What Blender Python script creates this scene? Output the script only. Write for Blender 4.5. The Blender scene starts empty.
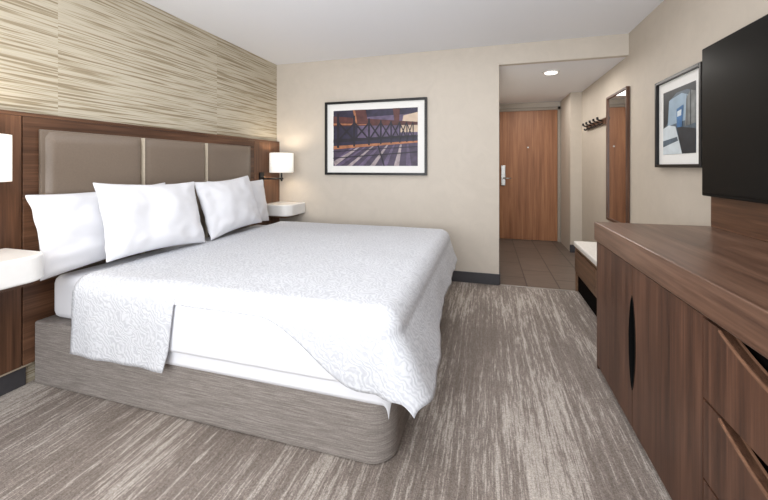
import bpy, bmesh, math, random
from mathutils import Vector, Matrix, noise
random.seed(4)
sc = bpy.context.scene
COL = sc.collection
try:
    sc.view_settings.view_transform = 'Standard'
    sc.view_settings.look = 'None'
except Exception:
    pass

def lin(c):
    r = []
    for v in c:
        v = v/255.0
        r.append(v/12.92 if v <= 0.04045 else ((v+0.055)/1.055)**2.4)
    return (r[0], r[1], r[2], 1.0)

# ------------------------------------------------------------------ materials
class NT:
    def __init__(s, name):
        s.m = bpy.data.materials.new(name); s.m.use_nodes = True
        s.t = s.m.node_tree; s.n = s.t.nodes; s.l = s.t.links
        s.b = s.n['Principled BSDF']; s.tc = s.n.new('ShaderNodeTexCoord')
    def link(s, a, b): s.l.new(a, b)
    def mapping(s, scale, loc=(0,0,0), rot=(0,0,0), src=None):
        m = s.n.new('ShaderNodeMapping')
        m.inputs['Scale'].default_value = scale
        m.inputs['Location'].default_value = loc
        m.inputs['Rotation'].default_value = rot
        s.link(src or s.tc.outputs['Object'], m.inputs['Vector'])
        return m.outputs['Vector']
    def noise(s, vec, scale=1, detail=4, rough=0.5, dist=0):
        n = s.n.new('ShaderNodeTexNoise')
        n.inputs['Scale'].default_value = scale; n.inputs['Detail'].default_value = detail
        n.inputs['Roughness'].default_value = rough; n.inputs['Distortion'].default_value = dist
        s.link(vec, n.inputs['Vector']); return n.outputs['Fac']
    def ramp(s, fac, stops):
        r = s.n.new('ShaderNodeValToRGB'); e = r.color_ramp.elements
        e[0].position, e[0].color = stops[0][0], stops[0][1]
        e[1].position, e[1].color = stops[-1][0], stops[-1][1]
        for p, c in stops[1:-1]:
            k = e.new(p); k.color = c
        s.link(fac, r.inputs['Fac']); return r.outputs['Color']
    def mix(s, fac, a, b, mode='MIX'):
        m = s.n.new('ShaderNodeMix'); m.data_type = 'RGBA'; m.blend_type = mode
        for sock, v in ((m.inputs[0], fac), (m.inputs[6], a), (m.inputs[7], b)):
            if isinstance(v, bpy.types.NodeSocket): s.link(v, sock)
            else: sock.default_value = v
        return m.outputs[2]
    def math(s, op, a, b=0.0):
        m = s.n.new('ShaderNodeMath'); m.operation = op
        for sock, v in ((m.inputs[0], a), (m.inputs[1], b)):
            if isinstance(v, bpy.types.NodeSocket): s.link(v, sock)
            else: sock.default_value = v
        return m.outputs[0]
    def bump(s, h, strength=0.2, dist=0.01):
        b = s.n.new('ShaderNodeBump'); b.inputs['Strength'].default_value = strength
        b.inputs['Distance'].default_value = dist
        s.link(h, b.inputs['Height']); s.link(b.outputs['Normal'], s.b.inputs['Normal'])
    def color(s, c):
        if isinstance(c, bpy.types.NodeSocket): s.link(c, s.b.inputs['Base Color'])
        else: s.b.inputs['Base Color'].default_value = c
    def set(s, rough=0.6, metal=0.0, spec=None, sheen=None):
        s.b.inputs['Roughness'].default_value = rough; s.b.inputs['Metallic'].default_value = metal
        if spec is not None: s.b.inputs['Specular IOR Level'].default_value = spec
        if sheen is not None: s.b.inputs['Sheen Weight'].default_value = sheen
        return s.m

G = lambda v: (v, v, v, 1)

def plain(name, rgb, rough=0.6, metal=0.0, nscale=40, var=0.06, bump=0.05, emis=0, spec=None):
    t = NT(name); c = lin(rgb)
    f = t.noise(t.mapping((1,1,1)), nscale, 3)
    d = tuple(max(0, v*(1-var)) for v in c[:3])+(1,); h = tuple(min(1, v*(1+var)) for v in c[:3])+(1,)
    t.color(t.ramp(f, [(0.3, d), (0.7, h)]))
    if bump: t.bump(f, bump, 0.003)
    if emis:
        t.b.inputs['Emission Color'].default_value = c; t.b.inputs['Emission Strength'].default_value = emis
    return t.set(rough, metal, spec)

def wood(name, dark, mid, light, axis, rough=0.4, fine=26, spec=0.4, a=.36, b=.64):
    t = NT(name)
    s1 = [fine]*3; s2 = [5.0]*3; s3=[110]*3
    s1['xyz'.index(axis)] = 1.1; s2['xyz'.index(axis)] = 0.7; s3['xyz'.index(axis)] = 3
    f1 = t.noise(t.mapping(s1), 1, 5, 0.6, 0.5)
    f2 = t.noise(t.mapping(s2), 1.3, 3, 0.5, 0.9)
    f3 = t.noise(t.mapping(s3), 1, 2, 0.5, 0)
    f = t.math('ADD', t.math('MULTIPLY', f1, 0.50), t.math('MULTIPLY', f2, 0.30))
    f = t.math('ADD', f, t.math('MULTIPLY', f3, 0.20))
    t.color(t.ramp(f, [(a, lin(dark)), (0.5, lin(mid)), (b, lin(light))]))
    t.bump(f1, 0.06, 0.002)
    return t.set(rough, 0, spec)

def wall_mat(name, rgb):
    t = NT(name); c = lin(rgb)
    f = t.noise(t.mapping((1,1,1)), 6, 5, 0.6, 1.2)
    g = t.noise(t.mapping((1,1,1)), 160, 2)
    h = t.math('ADD', t.math('MULTIPLY', f, 0.7), t.math('MULTIPLY', g, 0.3))
    d = tuple(v*0.965 for v in c[:3])+(1,); l = tuple(min(1, v*1.03) for v in c[:3])+(1,)
    t.color(t.ramp(h, [(0.36, d), (0.64, l)]))
    t.bump(h, 0.08, 0.004)
    return t.set(0.62, 0, 0.3)

M = {}
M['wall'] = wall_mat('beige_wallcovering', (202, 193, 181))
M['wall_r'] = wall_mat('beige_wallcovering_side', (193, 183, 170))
M['ceil'] = plain('ceiling_paint', (236, 237, 241), 0.9, nscale=200, var=0.015, bump=0.03)
M['base'] = plain('dark_grey_vinyl', (62, 61, 65), 0.5)
M['trim'] = plain('taupe_door_frame', (150, 140, 128), 0.5)
M['black'] = plain('black_metal', (18, 17, 18), 0.4, 0.2, var=0.1)
M['tvblack'] = plain('tv_bezel', (8, 8, 8), 0.5, 0, spec=0.15)
M['dark'] = plain('recess_shade', (14, 10, 9), 0.9, spec=0.05)  # near-black colour that paints in the shade inside recesses and gaps
M['steel'] = plain('brushed_steel', (190, 190, 188), 0.3, 0.9)
M['white_lac'] = plain('white_lacquer', (234, 233, 231), 0.25, var=0.01, bump=0)
M['shade'] = plain('lamp_shade_fabric', (255, 250, 240), 0.8, nscale=300, var=0.02, emis=0.5)
M['bulb'] = plain('downlight_lens', (255, 250, 240), 0.5, emis=8, bump=0)
M['walnut_v'] = wood('walnut_vertical', (50, 32, 24), (82, 56, 42), (110, 78, 60), 'z')
M['walnut_h'] = wood('walnut_horizontal', (58, 37, 26), (92, 63, 45), (122, 88, 66), 'y')
M['walnut_hd'] = wood('walnut_dresser_front', (52, 34, 26), (87, 59, 45), (116, 82, 64), 'z', 0.42, 28, .4, .35, .65)
M['walnut_top_sheen'] = wood('walnut_top_sheen', (70, 49, 39), (102, 75, 60), (130, 100, 83), 'y', 0.30)  # lighter, greyer than the fronts: light reflected off the top is coloured in
M['panel_v'] = wood('wall_walnut_vertical', (58, 37, 25), (92, 63, 45), (122, 86, 64), 'z')
M['rim'] = wood('pull_edge_wood', (110, 78, 60), (140, 104, 82), (165, 128, 102), 'y', 0.4)
M['door'] = wood('oak_brown_door', (128, 84, 56), (152, 104, 72), (174, 124, 88), 'z', 0.45, 30)
M['bench'] = wood('bench_walnut', (84, 60, 46), (114, 86, 66), (142, 112, 88), 'y')
M['leather'] = plain('taupe_vinyl_upholstery', (124, 110, 97), 0.38, nscale=120, var=0.05, bump=0.12)
M['seam'] = plain('pale_piping', (196, 184, 165), 0.5)
M['sheet'] = plain('white_cotton', (221, 222, 227), 0.85, nscale=9, var=0.012, bump=0.25)
M['mat'] = plain('white_mat_board', (238, 237, 234), 0.8, var=0.01, bump=0)
M['screen'] = plain('tv_screen', (5, 5, 6), 0.3, var=0.02, bump=0, spec=0.12)
M['cushion'] = plain('white_vinyl_cushion', (226, 222, 216), 0.5)

# mirror
t = NT('mirror_glass'); t.color(G(0.85)); M['mirror'] = t.set(0.02, 1.0)

# coverlet
t = NT('white_matelasse_coverlet')
v = t.mapping((1,1,1))
nz = t.n.new('ShaderNodeTexNoise'); nz.inputs['Scale'].default_value = 13; nz.inputs['Detail'].default_value = 2
t.link(v, nz.inputs['Vector'])
va = t.n.new('ShaderNodeVectorMath'); va.operation = 'MULTIPLY_ADD'
va.inputs[1].default_value = (0.11, 0.11, 0.11)
t.link(nz.outputs['Color'], va.inputs[0]); t.link(v, va.inputs[2])
wv = t.n.new('ShaderNodeTexWave'); wv.inputs['Scale'].default_value = 22; wv.inputs['Distortion'].default_value = 6
wv.inputs['Detail'].default_value = 2; wv.inputs['Detail Scale'].default_value = 1.6
wv.bands_direction = 'DIAGONAL'
t.link(va.outputs[0], wv.inputs['Vector'])
f2 = t.noise(t.mapping((1,1,1)), 90, 2)
h = t.math('ADD', t.math('MULTIPLY', wv.outputs['Fac'], 0.6), t.math('MULTIPLY', f2, 0.5))
t.color(t.ramp(h, [(0.25, lin((187, 189, 195))), (0.75, lin((205, 207, 212)))]))
t.bump(h, 0.5, 0.0035)
M['cover'] = t.set(0.85, 0, 0.2)

# bed base fabric
t = NT('grey_linen_bed_base')
f = t.noise(t.mapping((9, 9, 260)), 1, 3, 0.6)
f2 = t.noise(t.mapping((300, 300, 260)), 1, 2)
h = t.math('ADD', t.math('MULTIPLY', f, 0.6), t.math('MULTIPLY', f2, 0.4))
t.color(t.ramp(h, [(0.36, lin((112, 105, 100))), (0.5, lin((133, 126, 121))), (0.64, lin((156, 149, 144)))]))
t.bump(h, 0.3, 0.003); M['basefab'] = t.set(0.9, 0, 0.1)

# carpet
t = NT('streaked_carpet')
st = t.noise(t.mapping((42, 1.6, 1)), 1, 5, 0.74, 0.1)
st2 = t.noise(t.mapping((130, 12, 1)), 1, 2, 0.6)
bd = t.noise(t.mapping((2.4, 0.6, 1), loc=(3.3, 0.4, 0)), 1, 3, 0.6)
sp = t.noise(t.mapping((1,1,1)), 170, 3, 0.85)
a = t.math('ADD', t.math('MULTIPLY', st, 0.68), t.math('MULTIPLY', st2, 0.32))
a = t.math('ADD', a, t.math('MULTIPLY', t.math('SUBTRACT', bd, 0.52), 0.6))
c = t.ramp(a, [(0.38, lin((124, 114, 107))), (0.50, lin((141, 131, 124))), (0.545, lin((172, 163, 155))), (0.70, lin((195, 187, 179)))])
spc = t.ramp(sp, [(0.36, G(0.66)), (0.64, G(1.32))])
c = t.mix(1.0, c, spc, 'MULTIPLY')
t.color(c); t.bump(sp, 0.4, 0.006); M['carpet'] = t.set(0.95, 0, 0.05)

# tiles
t = NT('taupe_floor_tile')
br = t.n.new('ShaderNodeTexBrick'); br.offset = 0.5
t.link(t.mapping((1,1,1), rot=(0,0,math.pi/2)), br.inputs['Vector'])
br.inputs['Scale'].default_value = 1; br.inputs['Brick Width'].default_value = 0.6
br.inputs['Row Height'].default_value = 0.3; br.inputs['Mortar Size'].default_value = 0.006
br.inputs['Color1'].default_value = lin((114, 101, 92)); br.inputs['Color2'].default_value = lin((103, 91, 83))
br.inputs['Mortar'].default_value = lin((66, 59, 55))
f = t.noise(t.mapping((4, 20, 1)), 1, 4)
t.color(t.mix(1.0, br.outputs['Color'], t.ramp(f, [(0.3, G(0.85)), (0.7, G(1.1))]), 'MULTIPLY'))
M['tile'] = t.set(0.38, 0, 0.35)

# striped wallcovering
t = NT('striped_grasscloth')
sep = t.n.new('ShaderNodeSeparateXYZ'); t.link(t.tc.outputs['Object'], sep.inputs[0])
pn = t.math('FLOOR', t.math('DIVIDE', t.math('SUBTRACT', sep.outputs['Y'], 0.355), 1.297))
cmb = t.n.new('ShaderNodeCombineXYZ')
t.link(t.math('MULTIPLY', pn, 7.3), cmb.inputs['X']); t.link(sep.outputs['Y'], cmb.inputs['Y']); t.link(sep.outputs['Z'], cmb.inputs['Z'])
f = t.noise(t.mapping((1, 1.3, 74), src=cmb.outputs[0]), 1, 2, 0.6, 0.12)
f2 = t.noise(t.mapping((1, 3, 190), src=cmb.outputs[0]), 1, 2, 0.5)
h = t.math('ADD', t.math('MULTIPLY', f, 0.75), t.math('MULTIPLY', f2, 0.25))
t.color(t.ramp(h, [(0.40, lin((146, 133, 110))), (0.455, lin((165, 152, 129))), (0.485, lin((191, 182, 162))), (0.565, lin((200, 192, 174))), (0.62, lin((174, 163, 141)))]))
t.bump(h, 0.2, 0.004); M['stripe'] = t.set(0.7, 0, 0.2)

# ------------------------------------------------------------------ geometry helpers
def finish(name, me, mat, parent=None, smooth=False, label=None, category=None, kind=None, group=None, origin=None):
    me.update()
    vs = [v.co for v in me.vertices]
    mn = Vector((min(v.x for v in vs), min(v.y for v in vs), min(v.z for v in vs)))
    mx = Vector((max(v.x for v in vs), max(v.y for v in vs), max(v.z for v in vs)))
    o = origin or Vector(((mn.x+mx.x)/2, (mn.y+mx.y)/2, mn.z))
    me.transform(Matrix.Translation(-o))
    ob = bpy.data.objects.new(name, me); COL.objects.link(ob)
    if mat is not None:
        for m in (mat if isinstance(mat, (list, tuple)) else [mat]): me.materials.append(m)
    if parent is not None:
        p = Vector((0,0,0)); q = parent
        while q is not None: p += q.location; q = q.parent
        ob.parent = parent; ob.location = o - p
    else: ob.location = o
    if smooth:
        for p in me.polygons: p.use_smooth = True
    if label: ob['label'] = label
    if category: ob['category'] = category
    if kind: ob['kind'] = kind
    if group: ob['group'] = group
    return ob

def bm_box(bm, x0, x1, y0, y1, z0, z1, bev=0, seg=2, mi=0):
    r = bmesh.ops.create_cube(bm, size=1)
    vs = r['verts']
    for v in vs:
        v.co = Vector((x0+(v.co.x+.5)*(x1-x0), y0+(v.co.y+.5)*(y1-y0), z0+(v.co.z+.5)*(z1-z0)))
    for f in set(f for v in vs for f in v.link_faces): f.material_index = mi
    if bev:
        es = set(e for v in vs for e in v.link_edges)
        bmesh.ops.bevel(bm, geom=list(es), offset=bev, segments=seg, affect='EDGES', profile=0.5)

def boxes(name, lst, mat, bev=0, **k):
    bm = bmesh.new()
    for b in lst:
        bm_box(bm, *b[:6], bev=bev, mi=(b[6] if len(b) > 6 else 0))
    me = bpy.data.meshes.new(name); bm.to_mesh(me); bm.free()
    return finish(name, me, mat, **k)

def box(name, x0, x1, y0, y1, z0, z1, mat, bev=0, **k):
    return boxes(name, [(x0, x1, y0, y1, z0, z1)], mat, bev, **k)

def prism(name, pts, plane, a0, a1, mat, bev=0, **k):
    """pts: 2D outline; plane 'xy' extrude z, 'yz' extrude x, 'xz' extrude y"""
    def P(p, a):
        return {'xy': (p[0], p[1], a), 'yz': (a, p[0], p[1]), 'xz': (p[0], a, p[1])}[plane]
    bm = bmesh.new()
    v0 = [bm.verts.new(P(p, a0)) for p in pts]; v1 = [bm.verts.new(P(p, a1)) for p in pts]
    n = len(pts)
    f0 = bm.faces.new(v0); f1 = bm.faces.new(v1[::-1])
    for i in range(n): bm.faces.new((v0[i], v1[i], v1[(i+1) % n], v0[(i+1) % n]))
    bmesh.ops.recalc_face_normals(bm, faces=bm.faces)
    if bev:
        caps = [e for e in bm.edges if any(len(f.verts) == n and n > 4 for f in e.link_faces)]
        if caps: bmesh.ops.bevel(bm, geom=caps, offset=bev, segments=3, affect='EDGES', profile=0.5)
    me = bpy.data.meshes.new(name); bm.to_mesh(me); bm.free()
    return finish(name, me, mat, **k)

def rrect(x0, x1, y0, y1, rs, n=8):
    """rs radii at (x0y0, x1y0, x1y1, x0y1)"""
    out = []
    for (cx, cy, sx, sy, r, a0) in ((x0, y0, 1, 1, rs[0], 180), (x1, y0, -1, 1, rs[1], 270), (x1, y1, -1, -1, rs[2], 0), (x0, y1, 1, -1, rs[3], 90)):
        if r <= 0: out.append((cx, cy)); continue
        for i in range(n+1):
            a = math.radians(a0+90*i/n)
            out.append((cx+sx*r+r*math.cos(a), cy+sy*r+r*math.sin(a)))
    return out

def cyl(bm, p0, p1, r0, r1=None, seg=24, cap=True):
    r1 = r0 if r1 is None else r1
    p0, p1 = Vector(p0), Vector(p1); d = (p1-p0).normalized()
    a = d.orthogonal().normalized(); b = d.cross(a)
    A = []; B = []
    for i in range(seg):
        t = 2*math.pi*i/seg; o = a*math.cos(t)+b*math.sin(t)
        A.append(bm.verts.new(p0+o*r0)); B.append(bm.verts.new(p1+o*r1))
    for i in range(seg):
        f = bm.faces.new((A[i], A[(i+1) % seg], B[(i+1) % seg], B[i])); f.smooth = True
    if cap: bm.faces.new(A[::-1]); bm.faces.new(B)

def cyls(name, lst, mat, cap=True, **k):
    bm = bmesh.new()
    for c in lst: cyl(bm, *c, cap=cap)
    bmesh.ops.recalc_face_normals(bm, faces=bm.faces)
    me = bpy.data.meshes.new(name); bm.to_mesh(me); bm.free()
    return finish(name, me, mat, **k)

def thing(name, loc, label, category, **k):
    e = bpy.data.objects.new(name, None); e.empty_display_size = 0.1
    COL.objects.link(e); e.location = loc; e['label'] = label; e['category'] = category
    for a, b in k.items(): e[a] = b
    return e

S = dict(kind='structure')
XL, XR, YB, YE, H, HH, XC = -2.45, 1.244, 3.79, 6.23, 2.42, 2.22, 0.107
Y0 = -1.6
# ------------------------------------------------------------------ shell
box('floor', XL-.1, XR+.1, Y0, YB+.01, -.08, 0, M['carpet'], label='taupe carpet with pale woven streaks', **S)
box('floor', XC, XR, YB+.01, YE, -.08, .001, M['tile'], label='taupe rectangular floor tiles in the entry', **S)
box('wall_left', XL-.1, XL, Y0, YB+.1, 0, H, M['stripe'], label='wall with horizontally streaked cream wallcovering', **S)
box('wall_back', XL, XC, YB, YB+.1, 0, H, M['wall'], label='beige textured wall', **S)
box('wall_header', XC, XR, YB, YB+.06, HH, H, M['wall'], label='beige header over the entry opening', **S)
box('wall_hall', XC-.1, XC, YB+.1, YE+.1, 0, H, M['wall'], label='beige entry side wall', **S)
box('wall_entry', XC, XR, YE, YE+.1, 0, H, M['wall'], label='beige wall around the entry door', **S)
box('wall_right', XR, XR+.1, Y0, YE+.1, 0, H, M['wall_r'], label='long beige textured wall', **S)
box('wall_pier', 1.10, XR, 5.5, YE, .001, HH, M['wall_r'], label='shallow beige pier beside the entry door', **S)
box('ceiling', XL-.1, XR+.1, Y0, YB+.1, H, H+.1, M['ceil'], label='smooth white ceiling', **S)
box('ceiling', XC, XR, YB+.06, YE, HH, HH+.06, M['ceil'], label='lower white ceiling of the entry', **S)
box('baseboard_back', -2.0, XC, YB-.012, YB, 0, .11, M['base'], .003, **S)
box('baseboard_left', XL, XL+.014, Y0, 1.34, 0, .105, M['base'], .003, **S)
box('baseboard_right', XR-.012, XR, 3.88, 5.49, .001, .11, M['base'], .003, **S)
box('baseboard_pier', 1.09, XR-.014, 5.488, 5.5, .001, .11, M['base'], .003, **S)
box('baseboard_hall', XC, XC+.012, YB+.0, YE-.02, .001, .11, M['base'], .003, **S)
box('trim_1', XC, .80, YB+.002, YB+.022, .0005, .004, M['steel'], .001, label='thin metal strip between carpet and tile', **S)

# entry door
d = thing('door_1', (0.63, YE-.02, 0), 'brown wood veneer entry door with steel card lock', 'door', kind='structure')
box('door_leaf', .18, 1.055, YE-.03, YE-.002, .008, 2.09, M['door'], .003, parent=d)
boxes('door_frame', [(.125, .18, YE-.045, YE-.001, .001, 2.14), (1.055, 1.098, YE-.045, YE-.001, .001, 2.14), (.125, 1.098, YE-.045, YE-.001, 2.09, 2.14)], M['trim'], .003, parent=d)
box('lock_plate', .205, .275, YE-.055, YE-.03, .88, 1.21, M['steel'], .008, parent=d)
bm = bmesh.new(); cyl(bm, (.24, YE-.05, 1.0), (.24, YE-.10, 1.0), .013); cyl(bm, (.23, YE-.10, 1.0), (.36, YE-.10, 1.0), .011)
me = bpy.data.meshes.new('l'); bm.to_mesh(me); bm.free(); finish('door_handle', me, M['steel'], parent=d)
cyls('peephole', [((.62, YE-.03, 1.5), (.62, YE-.038, 1.5), .012)], M['steel'], parent=d)

# downlight
d = thing('ceiling_light', (.656, 4.23, HH-.02), 'round recessed white downlight in the entry ceiling', 'ceiling light')
bm = bmesh.new()
cyl(bm, (.656, 4.23, HH), (.656, 4.23, HH-.012), .085, .078, 40)
me = bpy.data.meshes.new('t'); bm.to_mesh(me); bm.free(); finish('light_trim', me, M['white_lac'], parent=d)
cyls('light_lens', [((.656, 4.23, HH-.012), (.656, 4.23, HH-.016), .06)], M['bulb'], parent=d)

# ------------------------------------------------------------------ wood wall panelling
WX = XL+.04
d = thing('wall_panelling', (XL+.02, 2.2, .12), 'walnut wall panelling behind the bed', 'wall panel')
box('panel', XL+.001, WX, .3, 1.306, .12, 1.47, M['panel_v'], .002, parent=d)
box('panel', XL+.001, WX, 1.312, 3.298, .12, 1.47, M['walnut_h'], .002, parent=d)
box('panel', XL+.001, WX, 3.304, YB-.001, .12, 1.47, M['panel_v'], .002, parent=d)
box('top_rail', XL+.001, WX-.002, .3, YB-.001, 1.471, 1.492, M['walnut_h'], .002, parent=d)
box('bottom_rail', XL+.001, WX-.012, .3, 1.36, .106, .12, M['seam'], .002, parent=d)

# headboard
HB0 = .56
d = thing('headboard', (WX+.03, 2.3, HB0), 'taupe upholstered headboard with pale vertical seams', 'headboard')
ys = [1.395, 1.985, 2.585, 3.20]
box('headboard_back', WX+.001, WX+.02, 1.38, 3.215, HB0, 1.405, M['leather'], .004, parent=d)
for i in range(3):
    bm = bmesh.new(); n = 24
    y0, y1, z0, z1 = ys[i]+.004, ys[i+1]-.004, HB0+.01, 1.398
    g = []
    for a in range(n+1):
        row = []
        for b in range(n+1):
            u = a/n*2-1; v = b/n*2-1
            t_ = (max(0, 1-abs(u)**12)**.5)*(max(0, 1-abs(v)**16)**.5)
            row.append(bm.verts.new((WX+.018+.028*t_, y0+(y1-y0)*a/n, z0+(z1-z0)*b/n)))
        g.append(row)
    for a in range(n):
        for b in range(n): bm.faces.new((g[a][b], g[a+1][b], g[a+1][b+1], g[a][b+1]))
    me = bpy.data.meshes.new('hp'); bm.to_mesh(me); bm.free()
    finish('headboard_panel', me, M['leather'], parent=d, smooth=True)
for y in ys[1:3]:
    box('seam_piping', WX+.018, WX+.048, y-.004, y+.004, HB0+.01, 1.40, M['seam'], .001, parent=d)

# ------------------------------------------------------------------ bed
bed = thing('bed', (-1.38, 2.33, 0), 'king platform bed with grey taupe fabric base and white mattress', 'bed')
prism('bed_base', rrect(-2.405, -.362, 1.358, 3.29, (.01, .11, .11, .01), 14), 'xy', .0, .345, M['basefab'], .014, parent=bed)
prism('mattress', rrect(-2.35, -.42, 1.40, 3.25, (.05, .08, .08, .05), 8), 'xy', .347, .59, M['sheet'], .045, parent=bed, smooth=True)

def drape(name, x0, xe, yn, yf, zt, R, Ln, Lf, Lfar, mat, fl=.03, flfoot=0.0, flc=.3, rip=.006, nz=.01, k=14, amp=.005, th=.006, seed=0, step=.022, pw=4, **kw):
    nf = 26
    LF = Lf if callable(Lf) else (lambda y: Lf)
    FF = flfoot if callable(flfoot) else (lambda y: flfoot)
    m_ = int((xe-x0)/step)
    xs = [(x0+(xe-x0)*i/m_, 0) for i in range(m_+1)] + [(xe, i/nf) for i in range(1, nf+1)]
    nb = 26; ny = int((yf-yn)/step)
    js = [('n', 1-i/nb) for i in range(nb)] + [('t', i/ny) for i in range(ny+1)] + [('f', (i+1)/nb) for i in range(nb)]
    q = math.pi*R/2
    bm = bmesh.new(); G_ = []
    for xb, ta in xs:
        row = []
        for kd, tt in js:
            b = 0; y = yn+(yf-yn)*tt; sy = 0
            if kd == 'n': b = tt*Ln(xb); y = yn; sy = -1
            if kd == 'f': b = tt*Lfar; y = yf; sy = 1
            a = ta*LF(y)
            r = (a**pw+b**pw)**(1/pw)
            if r < 1e-6:
                px, py = xb, y
                nn = noise.noise(Vector((px*3.1+seed, py*3.1, 2.0)))*amp + noise.noise(Vector((px*9+seed, py*5, 7.0)))*amp*.5
                row.append(bm.verts.new((px, py, zt+nn))); continue
            th_ = math.atan2(b, a)
            cx, cy = math.cos(th_), math.sin(th_)*sy
            corner = math.sin(2*th_)**2
            if r < q: hh = R*math.sin(r/R); dz = R*(1-math.cos(r/R))
            else:
                e = r-q; f = fl+flc*corner+FF(y)*math.cos(th_)**2
                hh = R+f*e; dz = R+e*math.sqrt(max(.1, 1-f*f))
                per = y*1.0 if a > b else xb
                fold = rip*(e/.3)*(math.sin(k*per+seed)+.6*math.sin(k*2.3*per+seed*2)) + rip*2.0*(e/.3)*corner*math.sin(th_*6+1)
                fold += noise.noise(Vector((xb*4+seed, y*4, e*5)))*nz*min(1, e/.1)
                hh += fold
            nn = noise.noise(Vector((xb*3.1+seed, y*3.1, 2.0)))*amp*max(0, 1-r/.1)
            row.append(bm.verts.new((xb+cx*hh, y+cy*hh, zt-dz+nn)))
        G_.append(row)
    for i in range(len(G_)-1):
        for j in range(len(js)-1):
            bm.faces.new((G_[i][j], G_[i+1][j], G_[i+1][j+1], G_[i][j+1]))
    bmesh.ops.recalc_face_normals(bm, faces=bm.faces)
    up = sum(f.normal.z for f in bm.faces)
    if up < 0: bmesh.ops.reverse_faces(bm, faces=bm.faces)
    me = bpy.data.meshes.new(name); bm.to_mesh(me); bm.free()
    ob = finish(name, me, mat, smooth=True, **kw)
    s = ob.modifiers.new('solid', 'SOLIDIFY'); s.thickness = th; s.offset = -1
    return ob

def ss(a, b, v):
    t = max(0, min(1, (v-a)/(b-a))); return t*t*(3-2*t)
drape('bed_sheet', -1.56, -.42, 1.41, 3.235, .598, .064, lambda x: .375, .36, .33, M['sheet'], fl=.0, flc=.0, rip=.0, nz=.001, amp=.001, th=.003, seed=2, parent=bed)
drape('blanket', -2.06, -.42, 1.41, 3.235, .612, .078, lambda x: .325, .30, .28, M['sheet'], fl=.01, flc=.05, rip=.0015, nz=.003, amp=.0015, th=.006, seed=5,
      label='smooth white blanket under the coverlet', category='blanket')
def Ln(x):
    f = 1-ss(-1.435, -1.40, x)
    c = ss(-.95, -.46, x)
    return .13+.315*f+.235*c
drape('coverlet', -2.045, -.42, 1.41, 3.235, .634, .096, Ln, lambda y: .345+.060*(1-ss(1.41, 2.2, y)), .33, M['cover'],
      fl=.04, flfoot=lambda y: .28+.18*(1-ss(1.41, 2.3, y)), flc=.20, rip=.005, nz=.008, amp=.007, th=.006, seed=9, pw=7,
      label='white coverlet with woven wave pattern draped over the bed', category='coverlet')

# pillows
def pillow(center, W, Hh, T, lean, yaw, roll, seed, label):
    n = 36; bm = bmesh.new(); sheets = []
    for s in (1, -1):
        g = []
        for i in range(n+1):
            row = []
            for j in range(n+1):
                u = i/n*2-1; v = j/n*2-1
                pin = 1-.07*(1-abs(v)**2.0)*abs(u)**3; pin2 = 1-.10*(1-abs(u)**2)*abs(v)**3
                th = ((1-abs(u)**2.6)**.62)*((1-abs(v)**2.6)**.62)
                w = noise.noise(Vector((u*2+seed, v*2, s*2.0)))*.026*th + noise.noise(Vector((u*5+seed, v*4, s*3.0)))*.018*(abs(u*v)**.5)
                if s == -1 and (i in (0, n) or j in (0, n)): row.append(sheets[0][i][j]); continue
                row.append(bm.verts.new((u*W/2*pin, s*(T/2*th)+w, v*Hh/2*pin2)))
            g.append(row)
        sheets.append(g)
        for i in range(n):
            for j in range(n):
                q = (g[i][j], g[i+1][j], g[i+1][j+1], g[i][j+1])
                bm.faces.new(q if s == -1 else q[::-1])
    bmesh.ops.recalc_face_normals(bm, faces=bm.faces)
    R = Matrix.Rotation(yaw, 4, 'Z') @ Matrix.Rotation(-lean, 4, 'Y') @ Matrix.Rotation(roll, 4, 'X') @ Matrix.Rotation(math.pi/2, 4, 'Z')
    bm.transform(Matrix.Translation(center) @ R)
    me = bpy.data.meshes.new('pillow'); bm.to_mesh(me); bm.free()
    ob = finish('pillow', me, M['sheet'], smooth=True, label=label, category='pillow', group='pillows on the bed')
    m = ob.modifiers.new('sub', 'SUBSURF'); m.levels = 1; m.render_levels = 1
    return ob
r_ = math.radians
pillow((-2.245, 1.68, .845), .86, .46, .16, r_(11), r_(0), r_(2), 1, 'plump white pillow leaning against the headboard')
pillow((-2.245, 2.88, .85), .80, .45, .15, r_(11), r_(0), r_(-1), 2, 'plump white pillow leaning against the headboard')
pillow((-2.06, 1.815, .876), .70, .47, .155, r_(17), r_(-3), r_(-2), 3, 'plump white pillow propped against another pillow')
pillow((-2.07, 2.53, .878), .70, .47, .155, r_(17), r_(2), r_(3), 4, 'plump white pillow propped against another pillow')

# ------------------------------------------------------------------ nightstands + sconces
def nightstand(y0, y1, r0, r1, label):
    d = thing('nightstand', (-2.24, (y0+y1)/2, .65), label, 'nightstand')
    prism('nightstand_body', rrect(WX-.0005, -2.06, y0, y1, (0, r0, r1, 0), 10), 'xy', .65, .775, M['white_lac'], .012, parent=d)
    box('underside', WX+.0, -2.12, y0+.05, y1-.05, .625, .65, M['walnut_h'], .002, parent=d)
nightstand(.66, 1.245, .08, .1, 'white rounded floating nightstand mounted beside the bed')
nightstand(3.42, YB-.0005, .1, .02, 'white rounded floating nightstand between bed and wall')

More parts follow.
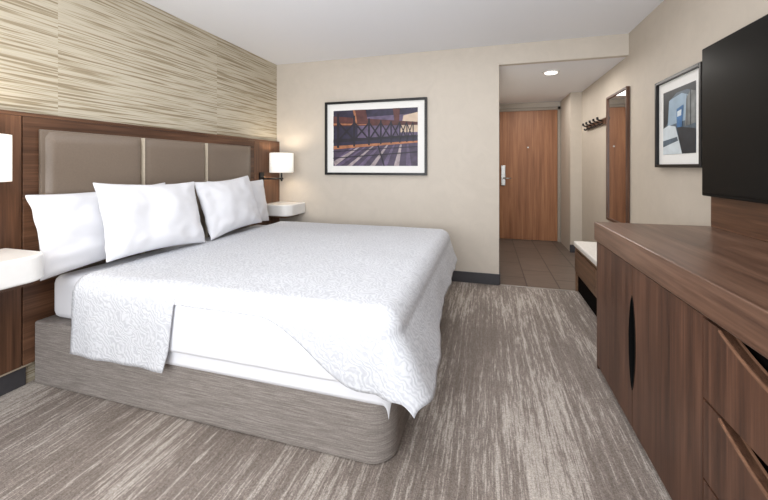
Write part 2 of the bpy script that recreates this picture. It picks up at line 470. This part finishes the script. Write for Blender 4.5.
def sconce(yc, ya, label):
    d = thing('wall_lamp', (WX, ya, 1.0), label, 'wall lamp')
    box('back_plate', WX, WX+.02, ya-.035, ya+.035, .93, 1.13, M['black'], .004, parent=d)
    bm = bmesh.new()
    xc = -2.22
    cyl(bm, (WX+.02, ya, 1.06), (WX+.07, ya, 1.06), .008); cyl(bm, (WX+.07, ya, 1.06), (xc, yc, 1.06), .008)
    cyl(bm, (xc, yc, 1.03), (xc, yc, 1.20), .010); cyl(bm, (xc, yc, 1.05), (xc, yc, 1.07), .02)
    cyl(bm, (xc, yc, 1.22), (xc+.13, yc, 1.22), .003); cyl(bm, (xc, yc, 1.22), (xc-.13, yc, 1.22), .003)
    me = bpy.data.meshes.new('arm'); bm.to_mesh(me); bm.free(); finish('lamp_arm', me, M['black'], parent=d)
    bm = bmesh.new(); cyl(bm, (xc, yc, 1.128), (xc, yc, 1.345), .13, .13, 48, cap=False)
    me = bpy.data.meshes.new('shade'); bm.to_mesh(me); bm.free()
    o = finish('lamp_shade', me, M['shade'], parent=d, label='white fabric drum shade'); s = o.modifiers.new('s', 'SOLIDIFY'); s.thickness = .003
    l = bpy.data.lights.new('lamp_bulb', 'POINT'); l.energy = 4; l.color = (1, .86, .70); l.shadow_soft_size = .04
    lo = bpy.data.objects.new('lamp_bulb', l); COL.objects.link(lo)
    lo.parent = d; lo.location = Vector((xc, yc, 1.25))-d.location
sconce(1.02, 1.05, 'black swing arm wall lamp with white drum shade')
sconce(3.53, 3.42, 'black swing arm wall lamp with white drum shade')

# ------------------------------------------------------------------ dresser
DX = .62; DT = .868; DB = .76; DY0, DY1 = .52, 2.39
d = thing('dresser', (.93, 1.45, 0), 'long walnut dresser with doors and scooped-pull drawers', 'dresser')
box('dresser_body', DX+.05, XR-.004, DY0+.01, DY1-.004, .0, DB, M['dark'], parent=d)
box('end_panel', DX+.002, XR-.005, DY1-.004, DY1+.012, .0, DB, M['walnut_v'], .002, parent=d)
box('dresser_top', DX-.012, XR-.002, DY0, DY1+.014, DB, DT, M['walnut_top_sheen'], .005, parent=d)
SY = 1.85; SW = .040
def lens(yc, z0, z1, w, side, n=20):
    return [(yc+side*w*max(0, math.sin(math.pi*i/n))**.6, z0+(z1-z0)*i/n) for i in range(n+1)]
far = [(DY1-.006, .03), (DY1-.006, DB-.008), (SY+.002, DB-.008)] + [(max(p[0], SY+.002), p[1]) for p in lens(SY, .62, .195, SW, 1)] + [(SY+.002, .03)]
near = [(1.302, .03), (1.302, DB-.008), (SY-.002, DB-.008)] + [(min(p[0], SY-.002), p[1]) for p in lens(SY, .62, .195, SW, -1)] + [(SY-.002, .03)]
def strip(name, pts, w, x0, x1, mat, parent):
    bm = bmesh.new(); A = []
    for i, p in enumerate(pts):
        a = Vector(pts[max(0, i-1)]); b = Vector(pts[min(len(pts)-1, i+1)]); t_ = (b-a).normalized(); nn = Vector((-t_.y, t_.x))*w
        q = Vector(p)+nn
        A.append([bm.verts.new((x0, p[0], p[1])), bm.verts.new((x0, q.x, q.y)), bm.verts.new((x1, q.x, q.y)), bm.verts.new((x1, p[0], p[1]))])
    for i in range(len(A)-1):
        for j in range(4): bm.faces.new((A[i][j], A[i][(j+1) % 4], A[i+1][(j+1) % 4], A[i+1][j]))
    bmesh.ops.recalc_face_normals(bm, faces=bm.faces)
    me = bpy.data.meshes.new(name); bm.to_mesh(me); bm.free(); return finish(name, me, mat, parent=parent)
for o, sd in ((far, 1), (near, -1)):
    dd = prism('cabinet_door', o, 'yz', DX, DX+.022, M['walnut_hd'], 0, parent=d)
    strip('door_pull', lens(SY, .62, .195, SW-.001, sd), -sd*.004, DX-.002, DX+.05, M['tvblack'], dd)
zz = [(.745, .508), (.500, .268), (.260, .03)]
ya, yb = 1.215, .665
for i, (zt, zb) in enumerate(zz):
    sc_ = [(ya+(yb-ya)*k/18, zt-.066*math.sin(math.pi*k/18)**.9) for k in range(19)]
    o = [(1.298, zb), (1.298, zt)] + sc_ + [(DY0+.03, zt), (DY0+.03, zb)]
    dr = prism('drawer', o, 'yz', DX, DX+.022, M['walnut_hd'], 0, parent=d)
    strip('drawer_pull', sc_, .007, DX-.005, DX+.03, M['rim'], dr)
box('dresser_side', DX+.002, DX+.05, DY0+.006, DY0+.028, .03, DB-.008, M['walnut_hd'], parent=d)

# tv back panel + television
box('tv_wood_panel', 1.165, XR-.002, .9, 2.37, DT+.001, 1.12, M['walnut_h'], .003, label='walnut back panel standing on the dresser under the television', category='wood panel')
d = thing('television', (1.15, 1.64, 1.04), 'large black flat screen television mounted on the wall', 'television')
box('tv_frame', 1.112, 1.15, .94, 2.345, 1.04, 1.832, M['tvblack'], .006, parent=d)
box('tv_screen', 1.108, 1.113, .955, 2.33, 1.06, 1.818, M['screen'], .001, parent=d)
box('tv_mount', 1.15, XR-.001, 1.4, 1.9, 1.25, 1.6, M['black'], .004, parent=d)

# ------------------------------------------------------------------ bench
BX = .80
d = thing('luggage_bench', (1.0, 3.15, 0), 'low walnut luggage bench with white top and drawer', 'bench')
boxes('bench_frame', [(BX+.01, XR-.004, 2.45, 3.84, .40, .425), (BX+.01, XR-.004, 3.815, 3.84, .0, .40), (BX+.01, XR-.004, 2.45, 2.475, .0, .40), (BX+.02, XR-.004, 2.475, 3.815, .16, .18), (XR-.03, XR-.004, 2.475, 3.815, .0, .40)], M['bench'], .002, parent=d)
for (y0, y1) in ((2.48, 3.145), (3.15, 3.81)):
    dr = box('drawer', BX, BX+.02, y0, y1, .195, .395, M['bench'], .002, parent=d)
boxes('bench_top', [(BX-.005, XR-.004, 2.44, 3.85, .426, .475)], M['cushion'], .012, parent=d)
boxes('bench_gap_shade', [(BX+.03, BX+.05, 2.475, 3.815, .0, .16)], M['dark'], 0, parent=d)  # near-black board standing in for the shaded gap below the drawers

# ------------------------------------------------------------------ mirror, coat rack
d = thing('wall_mirror', (XR, 4.0, .63), 'tall wall mirror in a dark wood frame', 'mirror')
m0, m1, mz0, mz1 = 3.76, 4.35, .63, 1.93; fw = .022
boxes('mirror_frame', [(XR-.03, XR-.001, m0, m0+fw, mz0, mz1), (XR-.03, XR-.001, m1-fw, m1, mz0, mz1), (XR-.03, XR-.001, m0+fw, m1-fw, mz0, mz0+fw), (XR-.03, XR-.001, m0+fw, m1-fw, mz1-fw, mz1)], M['walnut_v'], .002, parent=d)
box('mirror_glass', XR-.016, XR-.002, m0+fw, m1-fw, mz0+fw, mz1-fw, M['mirror'], parent=d)

d = thing('coat_rack', (XR, 4.8, 1.66), 'dark wooden coat rack with black metal hooks', 'coat rack')
box('rack_rail', XR-.02, XR-.001, 4.42, 5.2, 1.66, 1.73, M['walnut_h'], .003, parent=d)
for i in range(5):
    y = 4.5+i*.155; bm = bmesh.new()
    cyl(bm, (XR-.02, y, 1.70), (XR-.07, y, 1.715), .008, seg=12); cyl(bm, (XR-.07, y, 1.715), (XR-.075, y, 1.745), .012, seg=12)
    cyl(bm, (XR-.02, y, 1.68), (XR-.05, y, 1.655), .007, seg=12); cyl(bm, (XR-.05, y, 1.655), (XR-.06, y, 1.675), .008, seg=12)
    me = bpy.data.meshes.new('hook'); bm.to_mesh(me); bm.free(); finish('hook', me, M['black'], parent=d)

# ------------------------------------------------------------------ pictures
def pm(n, c, var=.35): return plain('print_'+n, c, 0.5, nscale=14, var=var, bump=0)
P = [pm('night', (40, 34, 58)), pm('rust', (84, 44, 42)), pm('steel', (30, 24, 38)), pm('cream', (204, 182, 160), .1), pm('lilac', (98, 84, 112)), pm('roadlight', (160, 146, 150)), pm('orange', (164, 106, 72)), pm('road', (70, 58, 80))]
def art(name, W, Hh, polys, mats, to_world, parent):
    bm = bmesh.new()
    for k, (mi, pts) in enumerate(polys):
        vs = [bm.verts.new(to_world(p[0]*W, p[1]*Hh, .0003*k)) for p in pts]
        f = bm.faces.new(vs); f.material_index = mi
    me = bpy.data.meshes.new(name); bm.to_mesh(me); bm.free()
    return finish(name, me, mats, parent=parent)
def beam(x0, y0, x1, y1, w, asp=1.5):
    dx, dy = (x1-x0)*asp, y1-y0; L = math.hypot(dx, dy); nx, ny = -dy/L*w/asp, dx/L*w
    return [(x0-nx, y0-ny), (x1-nx, y1-ny), (x1+nx, y1+ny), (x0+nx, y0+ny)]
polys = [(0, [(0,0),(1,0),(1,1),(0,1)]),
         (4, [(.30,.5),(1,.5),(1,.90),(.30,.86)]), (3, [(.80,.58),(1,.58),(1,.92),(.84,.87)]),
         (7, [(0,0),(1,0),(1,.42),(0,.34)])]
for k in range(9):
    x = -.25+k*.14
    polys.append((5 if k % 2 else 4, [(max(0,x), 0 if x >= 0 else .08), (x+.06 if x+.06 > 0 else .02, 0), (x*.55+.42, .37), (x*.55+.40, .37)]))
polys += [(6, [(0,.30),(1,.40),(1,.43),(0,.36)]),
         (1, [(0,.72),(1,.70),(1,.75),(0,.90)]), (6, [(0,.74),(.45,.725),(.45,.74),(0,.775)]),
         (2, [(0,.42),(1,.50),(1,.53),(0,.48)]),
         (1, [(.28,.74),(.43,.74),(.40,1),(.24,1)]), (1, [(.74,.72),(.79,.72),(.80,1),(.72,1)]), (6, [(.28,.76),(.30,.76),(.27,1),(.245,1)])]
for x, zt_, w_ in ((.06,.95,.022),(.26,.9,.018),(.44,.84,.016),(.58,.8,.013),(.70,.78,.011),(.80,.76,.010),(.88,.74,.009),(.95,.73,.008)):
    polys.append((2, beam(x, .32+x*.1, x, zt_, w_)))
xs_ = [.06,.26,.44,.58,.70,.80,.88,.95]
for i in range(7):
    polys.append((2, beam(xs_[i], .46, xs_[i+1], .76, .016-.0015*i)))
    polys.append((2, beam(xs_[i], .79-.01*i, xs_[i+1], .47, .016-.0015*i)))
polys += [(2, beam(0,.14,1,.24,.008)), (2, beam(.62,0,.55,.36,.012)), (2, beam(.0,.26,1,.33,.006))]
def framed(orient, a0, a1, z0, z1, fw, mw, label, polys, mats):
    if orient == 'back':
        d = thing('picture_frame', ((a0+a1)/2, YB, z0), label, 'framed picture')
        B = lambda u0, u1, q0, q1, t0, t1: (u0, u1, YB-t1, YB-t0, q0, q1)
        tw = lambda x, z, t: (a0+fw+mw+x, YB-.014-t, z0+fw+mw+z)
    else:
        d = thing('picture_frame', (XR, (a0+a1)/2, z0), label, 'framed picture')
        B = lambda u0, u1, q0, q1, t0, t1: (XR-t1, XR-t0, u0, u1, q0, q1)
        tw = lambda x, z, t: (XR-.014-t, a1-fw-mw-x, z0+fw+mw+z)
    boxes('frame', [B(a0, a0+fw, z0, z1, .001, .035), B(a1-fw, a1, z0, z1, .001, .035), B(a0+fw, a1-fw, z0, z0+fw, .001, .035), B(a0+fw, a1-fw, z1-fw, z1, .001, .035)], M['black'], .002, parent=d)
    boxes('mat_board', [B(a0+fw, a1-fw, z0+fw, z1-fw, .001, .013)], M['mat'], 0, parent=d)
    art('print', a1-a0-2*(fw+mw), z1-z0-2*(fw+mw), polys, mats, tw, d)
framed('back', -1.80, -.62, 1.10, 1.93, .026, .075, 'black framed print of a steel truss bridge at dusk', polys, P)
Q = [pm('sky', (150, 172, 190), .1), pm('ink', (34, 40, 48)), pm('slate', (84, 100, 114)), pm('ice', (206, 216, 222), .08), pm('blue', (60, 110, 160)), pm('stone', (120, 124, 124))]
polys2 = [(2, [(0,0),(1,0),(1,1),(0,1)]), (0, [(.15,.45),(.95,.5),(.95,.8),(.6,.9),(.2,.85)]),
          (1, [(0,1),(1,1),(1,.86),(.75,.93),(.45,.93),(.2,.84),(0,.68)]), (1, [(0,.7),(.2,.84),(.16,.5),(0,.42)]),
          (5, [(.7,.4),(1,.42),(1,.86),(.86,.9),(.74,.8)]), (1, beam(.86,.4,.86,.9,.012,1)), (1, beam(.76,.4,.76,.85,.008,1)),
          (3, [(0,0),(.62,0),(.42,.42),(.2,.46),(0,.42)]), (2, [(.0,.12),(.5,.2),(.47,.26),(0,.22)]), (1, [(.62,0),(1,0),(1,.34),(.46,.42)]),
          (4, [(.46,.4),(.62,.4),(.66,.72),(.46,.68)]), (3, [(.48,.56),(.6,.57),(.61,.66),(.48,.64)])]
framed('right', 2.56, 3.17, 1.19, 1.82, .022, .07, 'black framed cool-toned print of a street with elevated tracks', polys2, Q)

# ------------------------------------------------------------------ lights
w = bpy.data.worlds.new('World'); sc.world = w; w.use_nodes = True
w.node_tree.nodes['Background'].inputs[0].default_value = (.93, .96, 1, 1); w.node_tree.nodes['Background'].inputs[1].default_value = .9
def area(name, loc, tgt, sx, sy, e, col=(1,1,1)):
    l = bpy.data.lights.new(name, 'AREA'); l.shape = 'RECTANGLE'; l.size = sx; l.size_y = sy; l.energy = e; l.color = col
    o = bpy.data.objects.new(name, l); COL.objects.link(o); o.location = loc
    o.rotation_euler = (Vector(tgt)-Vector(loc)).to_track_quat('-Z', 'Y').to_euler(); return o
area('window_light', (-.9, -1.5, 1.4), (-.7, 3, 1.1), 2.6, 1.8, 90, (.96, .98, 1))
area('overhead_fill', (-.5, 1.6, 2.38), (-.5, 1.6, 0), 2.4, 3.0, 27, (.99, .99, 1))  # added soft fill just below the ceiling, no fixture there
area('downlight_glow', (.656, 4.23, HH-.03), (.656, 4.23, 0), .12, .12, 10, (1, .96, .9))
area('entry_light', (.65, 5.3, HH-.03), (.65, 5.3, 0), .5, .9, 8, (1, .97, .93))
area('ceiling_fill', (-.6, .3, 1.0), (-.6, 1.4, 2.42), 1.2, .6, 22, (.95, .975, 1))  # added upward fill that brightens the ceiling, no lamp stands here

# ------------------------------------------------------------------ camera
cam = bpy.data.cameras.new('camera'); co = bpy.data.objects.new('camera', cam); COL.objects.link(co)
co.location = (0, 0, 1.2); co.rotation_euler = (math.radians(90), 0, math.radians(16.2))
cam.sensor_width = 36; cam.lens = 358/768*36; cam.shift_y = -84/768; cam.clip_start = .02
sc.camera = co
